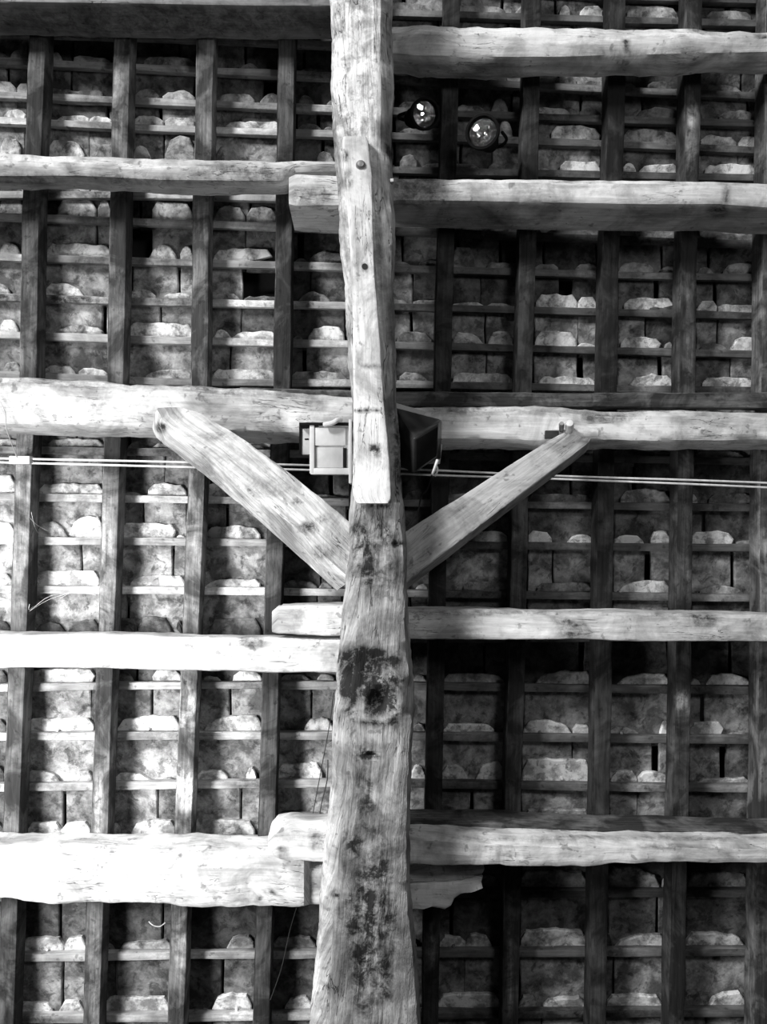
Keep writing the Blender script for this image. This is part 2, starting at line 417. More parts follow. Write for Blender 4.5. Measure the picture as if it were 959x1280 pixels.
for i, (cl, wd_, tone) in enumerate(RAFT_EXTRA):
    bm = beam_bm(vrows([(y, x - wd_ / 2, x + wd_ / 2) for y, x in cl], .095), .095, shear=(0, 0), rad=.005, amp=.002, step=16, seed=i + 80, nfront=4, nside=3)
    tag(put('rafter', bm, M_DARK, tone=tone * .8), f"{('next', 'second')[i % 2]} rafter beyond the {('left', 'right')[i // 2]} edge", 'rafter', 'rafters')

# ------------------------------------------------------------------ stone slates, traced course by course
# row: (x0, x1[, head left, head right, height left, middle, right, tone])
B, M_, G, K = .78, .50, .32, .18   # slate tones, pale to dark; shade on the right side is painted in
T = {
 1: [(676,713,700,713,9,13,12,M_),(717,754,726,754,12,13,12,M_),(778,850,785,848,12,15,12,M_),(880,946,884,940,8,12,10,G)],
 3: [(-40,8,-40,6,9,10,9,G),(12,34,13,34,9,12,10,M_),(38,88,62,76,6,13,8,G),(90,162,92,137,9,8,6,M_),(168,243,180,243,9,12,10,G),(262,330,300,322,3,8,6,K),(350,425,375,410,3,6,4,K)],
 4: [(-40,20,-40,19,12,14,12,B),(21,56,21,40,12,13,10,B),(58,133,60,128,10,6,10,G),(137,198,168,198,6,12,9,G),(202,262,203,243,6,12,9,B),(264,335,270,318,4,11,7,G),(325,368,325,352,2,13,8,G),(373,396,374,392,10,12,8,G),(400,430,408,420,4,8,6,G),
     (760,860,795,850,3,14,10,K),(868,960,900,945,8,12,10,G),(610,655,615,635,10,20,10,K)],
 5: [(-30,30,5,32,8,12,10,B),(56,111,71,111,4,7,7,B),(112,150,112,139,7,8,7,B),(160,204,167,204,11,12,9,M_),(206,262,206,243,10,11,12,M_),(264,352,281,350,3,9,9,B),(365,402,373,401,6,8,6,M_),(405,440,405,418,4,5,3,G),
     (615,660,624,641,20,22,14,M_),(668,750,690,751,16,18,14,B),(770,852,780,848,14,17,13,G),(870,922,877,921,10,13,10,M_),(923,975,924,950,10,14,12,M_)],
 6: [(-30,40,0,25,20,24,20,M_),(58,112,60,104,20,23,12,B),(114,160,119,142,8,19,16,B),(163,200,166,187,15,18,10,B),(202,262,207,243,20,33,26,M_),(264,298,270,297,16,20,14,G),(300,372,320,346,10,14,10,M_),(385,430,395,418,14,18,10,M_),
     (500,522,500,521,14,16,15,G),(673,698,676,690,3,5,3,M_),(699,760,701,751,10,13,10,B),(772,797,780,795,11,12,9,B),(799,858,800,848,4,11,14,B),(875,955,882,946,10,13,12,B)],
 8: [(-30,40,0,28,22,24,18,G),(55,120,72,120,18,22,20,M_),(122,160,122,138,20,22,20,M_),(190,262,190,240,22,23,20,M_),(264,306,268,306,14,20,17,G),(308,372,308,345,16,20,18,G),(380,440,385,420,4,8,6,K)],
 9: [(-30,34,0,25,12,15,5,B),(56,150,59,138,14,16,13,B),(166,222,186,219,3,19,11,B),(226,262,225,241,13,17,12,B),(264,302,268,340,12,16,15,B),(365,388,368,384,3,6,3,K),(390,436,386,430,8,15,12,G),
     (565,600,565,593,24,26,26,K),(668,699,670,698,5,8,4,K),(717,752,720,748,7,9,7,G),(772,817,775,817,9,12,10,G),(825,858,826,846,8,9,7,G),(870,893,873,892,5,9,5,G),(896,955,905,946,6,15,12,G)],
 10: [(-30,40,-5,12,16,13,2,B),(54,128,57,104,16,16,2,B),(133,200,162,194,11,12,6,B),(203,262,205,241,6,8,7,M_),(264,302,268,298,8,9,8,M_),(364,432,373,412,4,13,4,G),
      (565,606,567,604,3,5,3,M_),(608,650,609,640,2,5,3,M_),(668,722,671,722,15,17,16,B),(723,755,723,746,16,15,14,B),(772,806,781,843,12,16,14,B),(870,896,874,897,12,14,13,B),(898,960,898,946,11,10,10,M_)],
 11: [(-30,38,0,22,14,16,8,M_),(55,150,68,128,3,11,7,M_),(155,262,160,241,16,18,16,B),(264,287,268,288,8,11,5,B),(289,364,291,346,4,10,10,B),(366,379,367,378,5,6,4,G),(383,440,386,430,10,18,17,B),
      (494,545,497,540,12,14,10,K),(564,607,567,604,15,14,2,M_),(609,655,611,641,8,18,16,M_),(668,722,671,720,18,19,16,B),(730,755,722,745,3,5,3,M_),(772,822,777,827,13,14,10,B),(829,860,832,841,7,9,7,B),(870,912,876,908,6,9,5,G),(914,960,916,946,9,18,18,B)],
 12: [(-30,50,4,24,10,13,12,M_),(53,95,56,93,12,11,9,M_),(97,160,98,134,8,9,6,B),(163,262,182,238,4,12,10,M_),(264,358,267,345,12,12,11,B),(360,445,364,434,10,11,7,M_),
      (497,548,500,535,10,12,3,K),(562,655,567,640,12,12,10,M_),(668,755,674,744,8,10,7,B),(772,862,789,841,4,15,12,B),(870,960,879,944,10,13,10,B)],
 13: [(-30,40,-10,30,8,10,6,M_),(47,130,60,128,9,12,8,M_),(155,205,160,180,5,8,5,M_),(207,262,190,230,4,8,5,M_),(264,350,270,330,6,8,6,G),(560,640,565,630,5,10,5,K),(860,940,870,930,6,9,5,G)],
 14: [(-40,30,-40,18,20,24,22,B),(48,128,49,128,12,14,13,B),(152,178,155,176,4,5,3,M_),(180,234,185,232,14,16,12,B),(255,281,257,280,15,17,13,M_),(285,350,290,340,8,10,8,M_),
      (498,540,505,535,8,12,6,K),(555,640,556,634,6,10,6,G),(660,745,661,741,8,11,8,G),(768,840,777,838,13,18,13,G),(862,878,863,872,11,12,10,G),(881,960,887,943,12,15,11,G)],
 15: [(-40,30,-40,17,18,20,17,B),(46,101,46,84,16,20,3,B),(103,140,86,128,8,28,28,B),(150,215,151,219,19,19,17,B),(219,250,221,232,2,4,3,B),(254,340,258,325,14,17,12,B),(345,400,350,380,10,14,10,K),
      (512,545,515,535,8,10,8,K),(553,640,589,634,8,14,14,B),(660,691,661,690,15,15,9,B),(693,745,710,742,4,11,10,M_),(768,807,769,804,10,11,9,B),(814,842,814,838,12,17,15,B),(864,914,865,918,15,17,14,B),(919,950,922,943,5,6,4,M_)],
 16: [(-40,20,-40,14,14,17,14,B),(44,135,45,123,18,20,19,B),(138,159,143,156,3,5,3,M_),(162,240,163,231,11,15,14,B),(252,345,256,325,5,11,10,M_),(398,428,399,415,4,8,5,G),
      (515,548,520,536,6,8,6,K),(553,640,580,634,10,12,11,G),(660,745,672,741,10,12,10,G),(768,840,774,838,5,16,15,B),(866,945,876,930,6,12,4,G)],
 17: [(-40,25,-40,12,16,20,18,M_),(42,84,44,80,16,18,14,B),(85,135,85,123,14,21,22,B),(140,170,146,171,22,24,24,M_),(172,234,172,213,24,27,22,B),(236,250,220,228,20,24,20,M_),(252,345,262,325,20,24,22,M_),(350,440,352,415,14,16,14,G),
      (516,548,520,536,22,24,20,K),(550,604,553,600,22,24,22,K),(607,640,608,630,20,24,22,K),(655,725,660,724,24,27,24,K),(732,748,733,742,22,24,20,K),(764,834,768,834,24,26,20,K),(862,912,866,911,22,26,24,G),(915,945,916,942,22,24,22,K)],
 18: [(-40,20,-40,8,16,18,16,B),(30,113,33,118,16,19,16,B),(142,188,145,166,8,13,3,M_),(191,233,190,226,14,15,14,B),(245,286,252,275,4,8,4,B),(289,330,292,326,13,14,13,B),(346,389,350,386,8,10,8,M_),(391,425,397,418,8,10,8,M_),
      (514,535,516,533,6,10,8,G),(553,640,555,630,9,13,9,M_),(655,745,670,741,4,18,16,M_),(762,842,773,838,2,16,14,B),(862,876,864,876,8,9,6,M_),(882,945,884,941,10,17,6,B)],
 19: [(-40,20,-40,7,16,18,17,B),(28,126,33,116,18,19,18,B),(140,240,147,223,12,21,19,B),(242,330,254,326,4,21,22,B),(344,425,381,416,14,18,16,B),
      (514,535,515,531,8,12,10,M_),(551,640,555,618,10,13,9,B),(652,715,656,715,15,19,4,B),(717,745,717,739,12,14,12,M_),(762,815,764,801,12,10,2,B),(824,840,826,838,10,19,18,B),(862,899,863,905,15,18,16,B),(909,945,912,938,3,4,3,G)],
 20: [(-40,18,-40,5,20,24,22,B),(28,78,31,75,14,15,4,M_),(83,130,94,114,14,17,15,M_),(138,196,142,188,10,11,4,B),(199,225,200,220,3,5,4,M_),(240,300,245,284,11,14,11,B),(303,330,308,320,14,17,14,B),(343,420,346,402,16,22,22,B),
      (514,535,515,531,18,20,16,M_),(551,588,553,584,18,21,10,M_),(592,635,596,630,10,24,28,B),(652,745,654,739,28,30,28,.95),(762,797,765,797,14,18,15,B),(798,840,798,837,13,16,14,B),(862,945,873,938,6,8,9,M_)],
 21: [(-40,18,-40,4,18,20,16,M_),(28,75,33,75,16,19,16,B),(76,125,76,112,16,19,19,B),(137,152,137,152,12,17,3,M_),(160,240,164,219,12,22,22,B),(241,330,240,318,22,23,18,M_),(343,410,345,405,30,32,28,K),
      (524,548,527,540,22,24,20,K),(551,635,553,630,20,24,18,G),(652,745,655,739,32,34,34,M_),(762,840,785,836,14,20,18,K),(862,945,883,937,14,20,18,K)],
 22: [(-40,18,-40,2,10,12,10,M_),(24,73,24,72,10,12,10,G),(77,125,78,110,10,12,10,M_),(134,202,140,200,10,12,10,G),(205,235,205,212,8,12,8,M_),(237,320,238,315,10,12,10,K),(338,410,340,395,10,12,10,K),
      (513,563,515,560,20,23,18,G),(567,630,568,625,14,20,14,K),(650,742,651,734,22,24,20,M_),(760,821,761,826,26,28,8,M_),(824,840,828,836,8,14,12,M_),(858,940,862,937,18,22,18,M_)],
 23: [(-40,16,-40,0,16,18,14,M_),(20,78,24,79,18,20,18,B),(80,120,80,107,20,20,18,B),(128,143,128,142,8,10,6,K),(146,225,147,213,3,14,16,M_),(232,277,240,250,3,4,3,K),(281,325,284,317,10,20,20,M_),(336,400,341,394,14,18,16,G),
      (508,530,511,523,8,15,6,M_),(547,580,550,582,16,17,16,M_),(581,630,582,615,18,20,12,M_),(650,742,652,734,22,25,23,B),(757,766,757,766,20,22,4,M_),(769,842,770,833,3,17,18,B),(856,940,860,931,18,20,8,B)],
 24: [(-40,12,-40,-2,16,18,14,M_),(20,68,20,65,14,17,12,B),(70,120,74,104,12,19,17,M_),(127,225,129,211,20,22,21,B),(232,265,234,262,3,6,3,K),(266,325,265,314,10,25,20,B),(334,400,356,389,12,20,20,B),
      (508,532,511,525,10,12,10,M_),(545,630,548,625,20,22,20,B),(648,676,650,673,18,19,14,M_),(678,742,680,731,10,15,18,B),(757,842,760,828,16,19,15,B),(854,882,856,879,22,22,20,M_),(884,940,886,932,6,20,20,B)],
}
HOLES = {(8, 176), (9, 322)}
def fill(r, rnd):
    """the traced stones of course r plus plain ones where the photo is too dark to read"""
    known = sorted(T.get(r, ()), key=lambda t: t[0]); out = []; x = -420
    holes = [h for (q, h) in HOLES if q == r]
    def gap(a, b):
        while b - a > 26:
            w = rnd.uniform(52, 92)
            if b - a - w < 26: w = b - a
            if not any(a - 10 < h < a + w + 10 for h in holes):
                hh = rnd.uniform(5, 11)
                out.append((a + 1.5, a + w - 1.5, a + rnd.uniform(2, 10), a + w - rnd.uniform(2, 10), hh * rnd.uniform(.5, 1), hh, hh * rnd.uniform(.5, 1), G if rnd.random() < .5 else K))
            a += w
    for t in known:
        if t[0] - x > 26: gap(x, t[0])
        out.append(t); x = max(x, t[1])
    gap(x, 1380); return out
def hidden(x, y):
    """whether timber in front covers this spot of the frame"""
    if not (2 < x < 957 and 2 < y < 1278): return True
    a, b = interp(pe, y); 
    if a - 2 < x < b + 2: return True
    for cl, wd_, t_, l_ in RAFT:
        c = interp(cl, y)[0]
        if abs(x - c) < wd_ / 2 + 3: return True
    for top, bot in (((8, 50), (222, 238), (470, 546), (760, 842), (1058, 1135)) if x < 435 else ((30, 88), (220, 290), (490, 556), (764, 804), (1030, 1084))):
        if top - (34 if x < 435 and top == 222 else 0) < y < bot: return True
    return False
pe = [(-120, 408, 487), (0, 411, 490), (100, 415, 491), (160, 418, 490), (240, 422, 492), (320, 427, 493), (400, 433, 493), (500, 440, 496), (560, 440, 500), (620, 438, 504), (680, 434, 508), (735, 430, 510), (800, 424, 512), (850, 420, 515),
      (890, 417, 518), (930, 416, 517), (980, 412, 514), (1040, 406, 512), (1080, 402, 511), (1140, 398, 513), (1200, 392, 520), (1280, 386, 526), (1420, 376, 536)]
ALL = []
SH = {B: 'pale', M_: 'mid grey', G: 'grey', K: 'dark', .95: 'very pale'}
for r in range(len(ROWS) - 1):
    rnd = random.Random(500 + r); tiles = fill(r, rnd)
    Lc = [i for i, t in enumerate(tiles) if (t[0] + t[1]) / 2 < 432 and t[1] > 3]; Lc.reverse()
    Rc = [i for i, t in enumerate(tiles) if (t[0] + t[1]) / 2 > 498 and t[0] < 957]
    for i, t in enumerate(tiles):
        x0, x1, hx0, hx1, hl, hm, hr, tone = t; xm = (x0 + x1) / 2
        yb = lambda x: row_y(r, x) - row_h(r) + 1.0
        yn = row_y(r + 1, xm) + 9
        # outline, clockwise from the bottom left, pixels
        jit = lambda a: rnd.uniform(-a, a)
        pts = [(x0 + jit(1.5), yn), (x0 + jit(1.5), lerp(yb(x0), yn, .5)), (x0 + jit(1), yb(x0) + 4)]
        if hx0 > x0 + 4: pts.append((hx0 - 1, yb(hx0) + 3))
        n = max(5, int((hx1 - hx0) / 6)); so = rnd.random() * 99
        for k in range(n + 1):
            f = k / n; x = lerp(hx0, hx1, f)
            hgt = lerp(hl, hm, min(1, f * 2) ** .45) if f < .5 else lerp(hr, hm, min(1, (1 - f) * 2) ** .45)
            e = min(f, 1 - f) * (hx1 - hx0)
            if e < 5: hgt *= .55 + .45 * (e / 5) ** .5
            hgt += 2.2 * noise.noise(Vector((x * .09, so, 0))) + 1.0 * noise.noise(Vector((x * .35, so, 3)))
            pts.append((x, yb(x) - max(.5, hgt)))
        if hx1 < x1 - 4: pts.append((hx1 + 1, yb(hx1) + 3))
        pts += [(x1 + jit(1), yb(x1) + 4), (x1 + jit(1.5), lerp(yb(x1), yn, .5)), (x1 + jit(1.5), yn)]
        ln = (yn - yb(xm)) * PX; th = .018 + .006 * rnd.random(); s = .024 / max(.08, ln - .03)
        dw = jit(.0025); y0 = yb(xm)
        wf = lambda y: W_HEAD + dw - s * (y - y0) * PX
        vis = sum(not hidden(lerp(x0, x1, a / 12), lerp(y0 - max(hl, hm), yn - 9 - row_h(r) * 2 - 10, b / 8)) for a in range(1, 12) for b in range(9)) * (x1 - x0) * (yn - y0)
        if i in Lc: where = f'{ORD[Lc.index(i)]} left of the post'
        elif i in Rc: where = f'{ORD[Rc.index(i)]} right of the post'
        else: where = None; vis = 0
        bm = poly_bm(pts, 0, th, wfun=wf, inset=1.6)
        ALL.append((vis, len(ALL), bm, L(xm, y0 + 1.5, W_HEAD), tone * rnd.uniform(.85, 1.15), where and f'{SH[tone]} stone slate {where}, {course(r, 0)}'))
ALL.sort(key=lambda a: -a[0])
cut = 300
for n_, (vis, k_, bm, org, tn, lab) in enumerate(ALL):
    if n_ < cut and vis > 0:
        tag(put('stone_slate', bm, M_SLATE, tone=tn, sharp=25, origin=org), lab, 'roof slate', 'stone slates of the roof')
    else:
        me = bpy.data.meshes.new('t'); bm.to_mesh(me); bm.free()
        if 'rest' not in globals(): rest = bmesh.new()
        rest.from_mesh(me); bpy.data.meshes.remove(me)
o = put('stone_slates', rest, M_SLATE, tone=.30, sharp=25)
tag(o, 'slivers of further stone slates behind the timbers and along the edges', 'roof slates', None, 'stuff')
print('TILES', len(ALL), 'visible', sum(a[0] > 0 for a in ALL), 'cut', ALL[min(cut, len(ALL)-1)][0])

# wooden pegs that hold some slates
for x, y in ((73, 913), (186, 911), (290, 914), (363, 972), (702, 973), (697, 1106), (691, 1184), (567, 1182), (887, 1106), (296, 1262), (776, 916), (675, 915), (60, 1186)):
    bm = lathe_bm([(0, .014), (.006, .012), (.008, 0), (.006, -.02), (0, -.022)], L(x, y, W_HEAD + .004), Vector((0, .1, 1)), 10)
    o = put('slate_peg', bm, M_STEEL if x % 2 else M_CABLE)
    gi = sum(1 for cl, *_ in RAFT if interp(cl, y)[0] < x); side = 'left' if x < 460 else 'right'
    k_ = (4 - gi) if side == 'left' else gi - 5
    rw = min(range(len(ROWS)), key=lambda q: abs(row_y(q, x) - row_h(q) - y))
    tag(o, f'small peg head, {ORD[max(0, k_)]} rafter gap {side} of post, {course(rw, 0)}', 'peg', 'pegs fixing the slates')

# ------------------------------------------------------------------ purlins
def purlin(label, pts, w, depth, tone, seed, rad=.03, amp=.005, stains_and_light=(), shear=(0, -.14), mat=None, **k):
    bm = beam_bm(hrows(pts, w), depth, shear=shear, rad=rad, amp=amp, seed=seed, stains_and_light=stains_and_light, step=8, nfront=10, nside=8, **k)
    o = put('purlin', bm, mat or M_PALE, tone=tone); return tag(o, label, 'purlin', 'purlins')
purlin('topmost left purlin, dark underside against the upper edge', [(-90, -50, 2), (0, -48, 2), (200, -44, 5), (320, -42, 7), (440, -40, 7)], .30, .20, .26, 1, rad=.012,
       stains_and_light=[(200, 25, 260, 22, -.45)])  # broad dark patch paints shade over the whole underside
purlin('topmost right purlin, pale log with a curved lower edge', [(478, 27, 66), (520, 27, 70), (600, 29, 72), (700, 30, 72), (760, 31, 70), (860, 32, 68), (959, 34, 66), (1050, 34, 66)], .30, .16, .66, 2, rad=.045, amp=.007,
       stains_and_light=[(700, 45, 90, 10, .25), (860, 42, 60, 8, .3), (780, 53, 6, 5, -.8), (868, 38, 16, 4, -.8), (955, 46, 8, 3, -.9), (700, 37, 10, 4, -.5), (560, 38, 60, 6, .2), (800, 70, 120, 9, -.3)])
purlin('second left purlin from top, pale mottled log', [(-90, 186, 223, .29), (0, 187, 222, .29), (100, 189, 222, .29), (200, 193, 227, .29), (300, 195, 228, .29), (355, 196, 228, .29), (366, 197, 216, .27), (440, 198, 214, .27)], .29, .17, .54, 3, shear=(0, 0), rad=.045, amp=.006,
       stains_and_light=[(40, 224, 60, 8, -.4), (180, 225, 60, 8, -.5), (270, 215, 40, 14, -.45), (330, 218, 30, 14, -.45), (60, 200, 80, 8, .3), (190, 205, 60, 8, .2), (45, 192, 8, 4, -.7), (210, 198, 10, 4, -.6)])
purlin('second right purlin from top, its blunt end showing left of the post', [(361, 218, 256), (366, 215, 258), (430, 216, 257), (500, 221, 251), (600, 222, 252), (700, 222, 254), (800, 223, 256), (900, 226, 256), (959, 227, 260), (1050, 228, 262)], .34, .235, .66, 4, rad=.022, amp=.004,
       stains_and_light=[(390, 245, 40, 14, -.45), (385, 226, 16, 10, .2), (520, 235, 45, 30, -.5), (700, 235, 150, 12, .25), (910, 240, 5, 18, -.6), (897, 263, 14, 10, -.6), (940, 225, 10, 4, -.5), (715, 234, 20, 4, -.4), (620, 275, 60, 8, -.3)])
purlin('middle left purlin carrying the left brace, very pale below', [(-90, 468, 530), (0, 470, 531), (100, 474, 533), (190, 480, 536), (300, 484, 540), (380, 488, 542), (450, 492, 545)], .30, .20, .55, 5, rad=.03, amp=.007,
       stains_and_light=[(150, 480, 200, 7, -.35), (80, 510, 110, 18, .4), (5, 510, 9, 13, -.6), (330, 490, 60, 8, -.3), (260, 490, 40, 10, -.3), (144, 509, 5, 3, -.8), (350, 520, 60, 12, .1), (380, 500, 30, 8, -.3)])  # pale lower patch and grey upper band paint how side light falls
purlin('middle right purlin carrying the right brace', [(486, 504, 548), (560, 505, 550), (650, 506, 551), (700, 508, 552), (800, 511, 552), (959, 513, 552), (1050, 514, 552)], .30, .19, .68, 6, rad=.03, amp=.007,
       stains_and_light=[(760, 522, 40, 8, -.55), (585, 512, 60, 7, -.45), (590, 528, 40, 9, -.2), (800, 540, 120, 12, .3), (600, 535, 40, 8, .1), (815, 540, 14, 4, -.4), (690, 515, 60, 5, -.3)])
purlin('fourth left purlin from top, bleached squared timber', [(-90, 790, 834), (0, 793, 835), (100, 792, 836), (200, 794, 838), (300, 797, 840), (380, 797, 841), (440, 798, 842)], .30, .20, .70, 7, rad=.016, amp=.004, shear=(0, -.10),
       stains_and_light=[(100, 812, 140, 15, .3), (315, 803, 22, 8, -.5), (390, 820, 40, 14, -.15), (20, 800, 60, 4, -.2)])
purlin('fourth right purlin from top, its end left of the post', [(340, 764, 790), (346, 757, 792), (380, 756, 793), (440, 757, 794), (505, 762, 799), (600, 762, 799), (700, 765, 800), (800, 766, 802), (900, 768, 803), (959, 769, 803), (1050, 770, 803)], .31, .19, .66, 8, rad=.014, amp=.005, shear=(0, -.04),
       stains_and_light=[(718, 788, 22, 14, -.55), (700, 775, 14, 6, -.4), (880, 775, 20, 10, -.5), (905, 790, 12, 8, -.35), (830, 770, 60, 5, -.3), (600, 766, 120, 4, -.45), (372, 768, 14, 8, -.2), (660, 790, 30, 8, .2)])
purlin('lowest left purlin, thick bleached timber ending in a broken tail', [(-90, 1058, 1126, .28), (0, 1059, 1128, .28), (60, 1059, 1131, .28), (200, 1060, 1132, .28), (300, 1061, 1136, .28), (340, 1062, 1136, .28), (382, 1066, 1136, .28), (384, 1068, 1134, .28), (387, 1084, 1134, .25, .14), (450, 1086, 1136, .25, .14), (500, 1088, 1137, .25, .14)], .28, .18, .68, 9, rad=.022, amp=.007, shear=(0, -.02),
       stains_and_light=[(100, 1078, 200, 5, .3), (80, 1104, 160, 22, .15), (322, 1124, 5, 4, -.7), (390, 1110, 6, 30, -.3), (540, 1103, 50, 1.6, -1.1), (559, 1095, 5, 5, -.7), (150, 1064, 200, 4, -.2), (540, 1135, 40, 4, -.5), (350, 1114, 40, 1.2, -.8)])
purlin('lowest right purlin, with a rounded end left of the post', [(335, 1044, 1064), (338, 1037, 1072), (346, 1033, 1076), (365, 1032, 1080), (440, 1034, 1082), (505, 1042, 1084), (600, 1046, 1083), (660, 1049, 1086), (740, 1050, 1087), (780, 1050, 1083), (860, 1052, 1081), (959, 1054, 1082), (1050, 1054, 1082)], .36, .15, .68, 10, rad=.026, amp=.006, shear=(0, .05),
       stains_and_light=[(360, 1045, 20, 10, -.2), (352, 1061, 5, 4, -.5), (395, 1050, 8, 16, -.5), (715, 1048, 260, 4, -.4), (600, 1065, 60, 12, .15), (850, 1058, 60, 4, -.4), (740, 1065, 80, 12, .1)])
low = bpy.data.objects['purlin.008']
def frag(nm, pts, w, depth, tone):
    bm = poly_bm(pts, w, depth, inset=2.5)
    bmesh.ops.triangulate(bm, faces=[f for f in bm.faces if len(f.verts) > 4])
    bmesh.ops.subdivide_edges(bm, edges=list(bm.edges), cuts=2, use_grid_fill=True)
    for v in bm.verts: v.co += Vector((0, noise.noise(v.co * 25) * .004, noise.noise(v.co * 18) * .007))
    u = bm.loops.layers.uv.new('grain')
    for fc in bm.faces:
        for lp in fc.loops: lp[u].uv = (lp.vert.co.x, lp.vert.co.y + lp.vert.co.z)
    return put(nm, bm, M_PALE, parent=low, tone=tone, sharp=50)
frag('broken_tail', [(497, 1107), (512, 1106), (540, 1104), (563, 1104), (584, 1100), (604, 1097), (602, 1104), (604, 1111), (592, 1115), (578, 1118), (568, 1124), (564, 1132), (556, 1137), (540, 1134), (528, 1138), (497, 1138)], .25, .14, .84)
frag('split_prong', [(497, 1088), (515, 1089), (535, 1085), (552, 1085), (565, 1090), (585, 1088), (606, 1086), (604, 1092), (588, 1095), (595, 1097), (578, 1100), (556, 1102), (530, 1103), (497, 1105)], .245, .10, .82)
def board(label, pts, w, depth, tone, seed, stains_and_light=()):
    bm = beam_bm(hrows(pts, w), depth, shear=(0, 0), rad=.004, amp=.003, seed=seed, step=10, nfront=3, nside=3, stains_and_light=stains_and_light)
    return tag(put('packing_board', bm, M_DARK, tone=tone), label, 'board', None)
board('dark board lying along the top of the lowest right purlin', [(486, 1029, 1049), (620, 1029, 1052), (660, 1033, 1054), (760, 1036, 1056), (959, 1040, 1058), (1050, 1042, 1060)], .27, .16, .10, 61)
board('dark board above the middle right purlin', [(486, 489, 508), (700, 491, 508), (959, 490, 510), (1050, 490, 510)], .20, .10, .09, 62)
board('thin dark board above the middle left purlin, beside the post', [(300, 484, 494), (340, 486, 496), (440, 488, 500)], .20, .10, .14, 63)

# ------------------------------------------------------------------ braces
def brace_rows(path, w):
    out = []
    for i, (t, x, y, hw, dx, dy) in enumerate(path):
        out.append((t, x + dx * hw, y + dy * hw, x - dx * hw, y - dy * hw, w))
    return out
# left brace: lower-left arris A, upper-right arris B
def two_edge(rows, w, **k):
    return [(r[0], r[1], r[2], r[3], r[4], (r[5] if len(r) > 5 else w)) for r in rows]
lb = two_edge([(0, 195, 514, 198, 509), (12, 199, 525, 225, 508), (30, 212, 537, 248, 514), (90, 262, 573, 296, 541), (170, 312, 615, 350, 580), (250, 372, 668, 396, 616), (320, 420, 712, 436, 650), (345, 436, 726, 450, 664)], .44)
bm = beam_bm(lb, .15, shear=(-.40, -.37), rad=.012, amp=.003, seed=31, step=7, nfront=10, nside=7,
             stains_and_light=[(200, 535, 8, 8, -.9), (300, 577, 40, 22, -.15), (245, 575, 3, 4, -.9), (385, 660, 14, 8, -.7), (335, 610, 40, 14, -.35), (372, 627, 5, 5, -.9), (405, 690, 14, 10, -.5), (280, 545, 30, 6, -.4), (230, 545, 30, 10, .2), (400, 650, 10, 6, -.5)])
brL = put('brace', bm, M_POST, tone=.56); tag(brL, 'left diagonal brace from the middle purlin down to the post, cracked and pale', 'brace', 'braces of the post')
rb = two_edge([(0, 740, 548, 704, 541), (8, 736, 554, 697, 544), (60, 694, 586, 655, 570), (130, 637, 629, 600, 605), (200, 579, 674, 548, 638), (270, 526, 714, 507, 664), (300, 504, 731, 484, 680)], .43)
bm = beam_bm(rb, .13, shear=(.14, -.24), rad=.006, amp=.002, seed=32, step=7, nfront=10, nside=7,
             stains_and_light=[(600, 635, 60, 20, -.12), (530, 690, 14, 10, -.2), (577, 636, 4, 3, -.8), (730, 550, 8, 6, -.4)])
brR = put('brace', bm, M_PALE, tone=.50); tag(brR, 'right diagonal brace from the middle purlin down to the post, smooth sawn', 'brace', 'braces of the post')
o = put('wooden_peg', lathe_bm([(0, .05), (.014, .045), (.018, .03), (.018, -.03), (0, -.03)], L(712, 534, .33), Vector((-.2, .3, 1)), 14), M_CABLE, parent=brR)
o = put('iron_bolt', lathe_bm([(0, .05), (.008, .05), (.012, .035), (.010, -.03), (0, -.03)], L(702, 535, .33), Vector((-.2, .3, 1)), 12), M_STEEL, parent=brR)
put('mortise', pbox(682, 538, 699, 548, .322, .28), M_HOLE, parent=brR)

# ------------------------------------------------------------------ the post
rows = [(y, a, y, b, y, .58) for y, a, b in pe]
PST = [(460, 1150, 42, 130, -.28), (462, 860, 44, 60, -.25), (485, 1000, 25, 60, -.2), (470, 690, 40, 60, -.25), (500, 900, 10, 40, -.4), (440, 880, 6, 40, -.5), (470, 905, 30, 4, -.6), (490, 850, 24, 4, -.6), (445, 60, 40, 150, 1.3), (448, 300, 36, 150, .8), (470, 500, 40, 110, .25), (462, 838, 42, 32, -.7), (478, 878, 22, 22, -.75), (440, 860, 22, 16, -.5), (452, 820, 40, 10, -.5), (470, 668, 34, 26, -.3), (450, 700, 20, 40, -.35), (480, 720, 25, 30, -.3), (497, 680, 8, 4, -.9), (440, 600, 20, 10, -.3), (474, 632, 16, 5, -.8),
       (455, 990, 14, 50, -.5), (464, 944, 10, 5, -.9), (455, 938, 30, 14, -.4), (470, 1060, 50, 40, -.2), (450, 1150, 20, 70, -.45), (475, 1120, 20, 60, -.35), (490, 1200, 18, 60, -.3), (460, 1230, 30, 50, -.35), (440, 1050, 12, 20, -.4), (420, 1117, 4, 7, -.7), (409, 1233, 3, 4, -1.0),
       (398, 1180, 12, 140, .45), (412, 1000, 12, 130, .4), (500, 950, 14, 50, .15), (425, 60, 14, 90, .15), (440, 100, 26, 60, .25), (478, 60, 10, 90, -.55), (486, 190, 4, 10, -.9), (480, 140, 10, 60, -.3), (460, 60, 5, 60, -.5), (452, 130, 2.4, 40, -.7),  # pale left strips and dark right strips paint side light and shade
       (429, 196, 8, 8, -.8), (431, 228, 8, 7, -.8), (485, 260, 10, 80, -.2), (483, 380, 4, 60, -.8), (436, 380, 4, 90, -.3), (488, 470, 7, 120, -.5), (497, 560, 8, 60, -.8), (440, 560, 3, 60, -.6), (475, 800, 30, 20, .15)]  # narrow dark strips paint the shade beside the spliced board
bm = beam_bm(rows, .28, shear=(0, 0), rad=.045, rads=(.06, .045, .05, .05), amp=.008, seed=41, step=6, nfront=22, nside=8, stains_and_light=PST, lowamp=.014)
